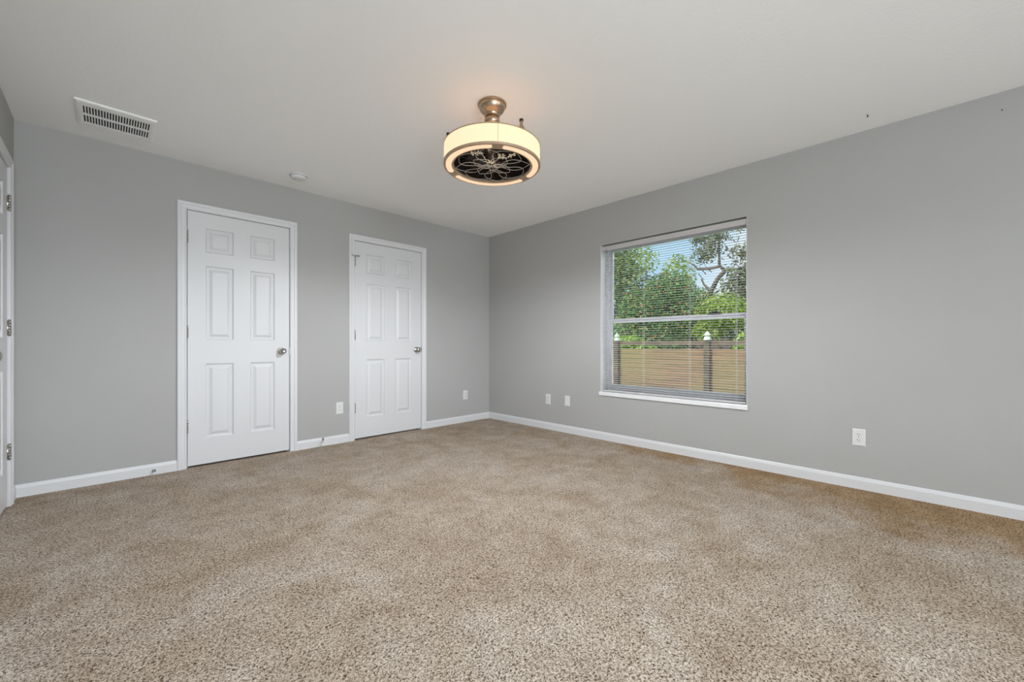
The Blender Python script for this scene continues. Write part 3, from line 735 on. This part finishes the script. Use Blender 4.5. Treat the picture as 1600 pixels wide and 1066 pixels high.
# foliage
def leaves(bm, c, rad, n, size, shell=.35):
    for _ in range(n):
        d = Vector((random.gauss(0, 1), random.gauss(0, 1), random.gauss(0, 1))).normalized()
        q = shell+(1-shell)*random.random()**.5
        p = Vector(c)+Vector((d.x*rad[0], d.y*rad[1], d.z*rad[2]))*q
        nrm = (d+Vector((random.uniform(-.8, .8), random.uniform(-.8, .8), random.uniform(-.2, 1)))).normalized()
        a = nrm.orthogonal().normalized(); a.rotate(Matrix.Rotation(random.uniform(0, 2*PI), 3, nrm)); b = nrm.cross(a)
        s = size*random.uniform(.6, 1.3)
        vs = [bm.verts.new(p+a*s), bm.verts.new(p+b*s*.42+nrm*s*.12), bm.verts.new(p-a*s), bm.verts.new(p-b*s*.42+nrm*s*.12)]
        bm.faces.new(vs)
def plant(name, px, py_top, X, blobs, leafm, size, label, cat, group=None, stem=True, rad=.05):
    """blobs = (dx, dy, z, rx, ry, rz, n), heights above the ground, px sets the stand"""
    s = shot(px, 500, X); root = empty(name, (X, s.y, GZ)); tag(root, label, cat, group)
    bm = NB()
    for (dx, dy, z, rx, ry, rz, n) in blobs: leaves(bm, (dx, dy, z), (rx, ry, rz), n, size)
    obj('foliage', bm, leafm, root)
    if stem:
        bm = NB(); b0 = blobs[0]
        tube(bm, [(0, 0, -.05), (.03, .04, b0[2]*.4), (b0[0]*.5, b0[1]*.5, b0[2]*.8), (b0[0], b0[1], b0[2])], [rad, rad*.85, rad*.7, rad*.4], 8)
        for (dx, dy, z, rx, ry, rz, n) in blobs[1:]:
            tube(bm, [(b0[0]*.3, b0[1]*.3, b0[2]*.5), ((dx+b0[0]*.3)/2, (dy+b0[1]*.3)/2, z*.7), (dx, dy, z+rz*.3)], [rad*.5, rad*.4, rad*.2], 6)
        obj('trunk', bm, M['bark'], root)
    return root
# far hedge of evergreens closing the view
plant('evergreen_tree', 975, 0, 13.5, [(0, 0, 3.3, 1.5, 2.0, 1.7, 3600), (0, .9, 5.0, 1.2, 1.6, 1.5, 1900), (0, .3, 6.4, 1.0, 1.5, 1.0, 700), (.2, -1.4, 2.6, 1.2, 1.4, 1.3, 1500), (0, -.4, 1.4, 1.3, 2.2, 1.3, 1800)], M['leaf_dark'], .10, 'tall dense green tree seen through the left of the window', 'tree')
plant('evergreen_tree', 1050, 0, 18.5, [(0, 0, 2.6, 1.4, 1.9, 1.5, 2300), (0, .8, 3.9, 1.0, 1.2, 1.0, 900), (0, -.6, 1.2, 1.3, 1.8, 1.2, 1500)], M['leaf_dark'], .12, 'dark green tree behind the red-tipped shrubs', 'tree')
plant('evergreen_tree', 1126, 0, 16, [(0, 0, 2.3, 1.3, 2.1, 1.6, 2600), (0, -1.9, 2.4, 1.3, 1.8, 1.6, 2200)], M['leaf_dark'], .12, 'low dark tree at the right behind the fence', 'tree')
plant('leafy_tree', 1058, 0, 20.5, [(0, 0, 5.2, 1.0, 1.1, 1.5, 900), (0, .5, 3.7, 1.0, 1.2, 1.1, 600)], M['leaf_yel'], .13, 'yellow-green tree top against the sky', 'tree')
plant('leafy_tree', 985, 0, 19, [(0, 0, 6.3, 1.0, 1.9, 1.2, 900), (0, 1.0, 5.0, 1.0, 1.6, 1.4, 700)], M['leaf_yel'], .13, 'yellow-green tree at the upper left of the window', 'tree')
# red tipped shrubs
for (px, X, py, ww, n, lab) in ((1000, 8.4, 452, .75, 3800, 'green red-tipped shrub behind the fence, left in the window'), (1045, 9.9, 425, .90, 4400, 'tallest green red-tipped shrub in the middle of the window'), (1084, 11.3, 450, .85, 4200, 'green red-tipped shrub just left of the right post')):
    h = shot(px, py, X).z-GZ
    plant('red_tipped_shrub', px, 0, X, [(0, 0, h-.7, .5, ww, .75, n), (-.1, .3, h-1.5, .5, ww*.9, .8, n//2), (0, -.35, h-1.6, .5, ww*.9, .8, n//2)], M['leaf_mid'], .052, lab, 'shrub', 'red-tipped shrubs behind the fence')
plant('lime_bush', 985, 0, 7.4, [(0, 0, 1.15, .45, .50, .35, 900), (0, -.4, 1.0, .4, .45, .30, 600), (0, .4, 1.15, .4, .4, .35, 500)], M['leaf_lime'], .07, 'bright lime bush leaning over the fence at the left', 'bush')
plant('yellow_green_bush', 1130, 0, 9.1, [(0, 0, 2.15, .6, .8, .55, 1900), (0, .4, 1.6, .5, .5, .4, 700), (0, -.9, 2.0, .5, .5, .4, 600)], M['leaf_yel'], .06, 'yellow-green bush above the right fence post', 'bush')
plant('small_green_bush', 1166, 0, 6.95, [(0, 0, 1.1, .3, .30, .42, 500), (0, -.35, 1.1, .3, .35, .45, 500)], M['leaf_lime'], .06, 'small green bush at the window edge right of the post', 'bush')
# dry twigs on the right
s = shot(1138, 500, 7.8); bm = NB()
for _ in range(150):
    p0 = Vector((random.uniform(-.3, .3), random.uniform(-.95, .75), random.uniform(.5, 1.0))); d = Vector((random.uniform(-.3, .3), random.uniform(-.8, .8), random.uniform(.2, 1))).normalized()
    p1 = p0+d*random.uniform(.4, .8); mid = (p0+p1)/2+Vector((0, random.uniform(-.08, .08), random.uniform(0, .08)))
    tube(bm, [(p0.x*.5, p0.y*.6, 0), p0, mid, p1], [.012, .010, .007, .003], 5)
r = obj('dry_twig_bush', bm, M['twig'], None, (7.8, s.y, GZ)); tag(r, 'bare reddish-brown twig bush behind the fence at the right', 'bush')
# forked oak
XO = 12.0; base = shot(1104, 600, XO); rt = empty('forked_oak', (XO, base.y, GZ)); tag(rt, 'forked grey oak with crooked limbs and sparse leaves against the sky', 'tree')
inv = Vector((XO, base.y, GZ))
def sp(l): return [shot(px, py, XO)-inv for px, py in l]
bm = NB()
tube(bm, [(0, 0, -.05)]+sp([(1103, 520), (1106, 480), (1111, 455), (1121, 436), (1133, 423)]), [.20, .13, .10, .085, .075, .075], 10)
tube(bm, sp([(1133, 423), (1150, 421), (1166, 424), (1185, 418)]), [.075, .06, .05, .04], 8)
tube(bm, sp([(1133, 423), (1124, 415), (1123, 390), (1125, 360), (1121, 330)]), [.065, .055, .05, .035, .02], 8)
tube(bm, sp([(1124, 417), (1108, 420), (1091, 421), (1085, 415), (1077, 410)]), [.05, .05, .05, .035, .02], 8)
tube(bm, sp([(1111, 455), (1100, 445), (1096, 436)]), [.06, .04, .03], 8)
for _ in range(70):
    px = random.uniform(1080, 1185); py = random.uniform(340, 430)
    a_, b_ = random.uniform(-12, 12), random.uniform(-14, 10)
    tube(bm, sp([(px, py), (px+a_*.5, py+b_*.5+1), (px+a_, py+b_)]), [.022, .016, .008], 5)
obj('trunk', bm, M['bark'], rt)
bm = NB()
for (px, py, r0, n) in ((1110, 385, .7, 330), (1098, 400, .5, 200), (1118, 365, .6, 260), (1160, 395, .55, 240), (1158, 425, .6, 300), (1150, 440, .6, 340), (1165, 455, .8, 500), (1090, 372, .4, 120), (1145, 350, .4, 70)):
    p = shot(px, py, XO)-inv; leaves(bm, p, (r0, r0*.9, r0*.7), n, .075, .0)
obj('foliage', bm, M['leaf_oak'], rt)
# grass along the fence foot
bm = NB()
for _ in range(9000):
    y = random.uniform(-3.5, 4); x = random.uniform(4.6, 6.39) if random.random() < .6 else random.uniform(6.1, 6.39); h = random.uniform(.04, .13); a = random.uniform(0, PI); c_, s_ = math.cos(a)*.006, math.sin(a)*.006
    l1, l2 = random.uniform(-.04, .04), random.uniform(-.04, .04)
    bm.faces.new([bm.verts.new(q) for q in ((x-c_, y-s_, GZ), (x+c_, y+s_, GZ), (x+l1, y+l2, GZ+h))])
o = obj('lawn_grass', bm, M['grass']); tag(o, 'grass blades of the lawn in front of the fence', 'grass', kind='stuff')
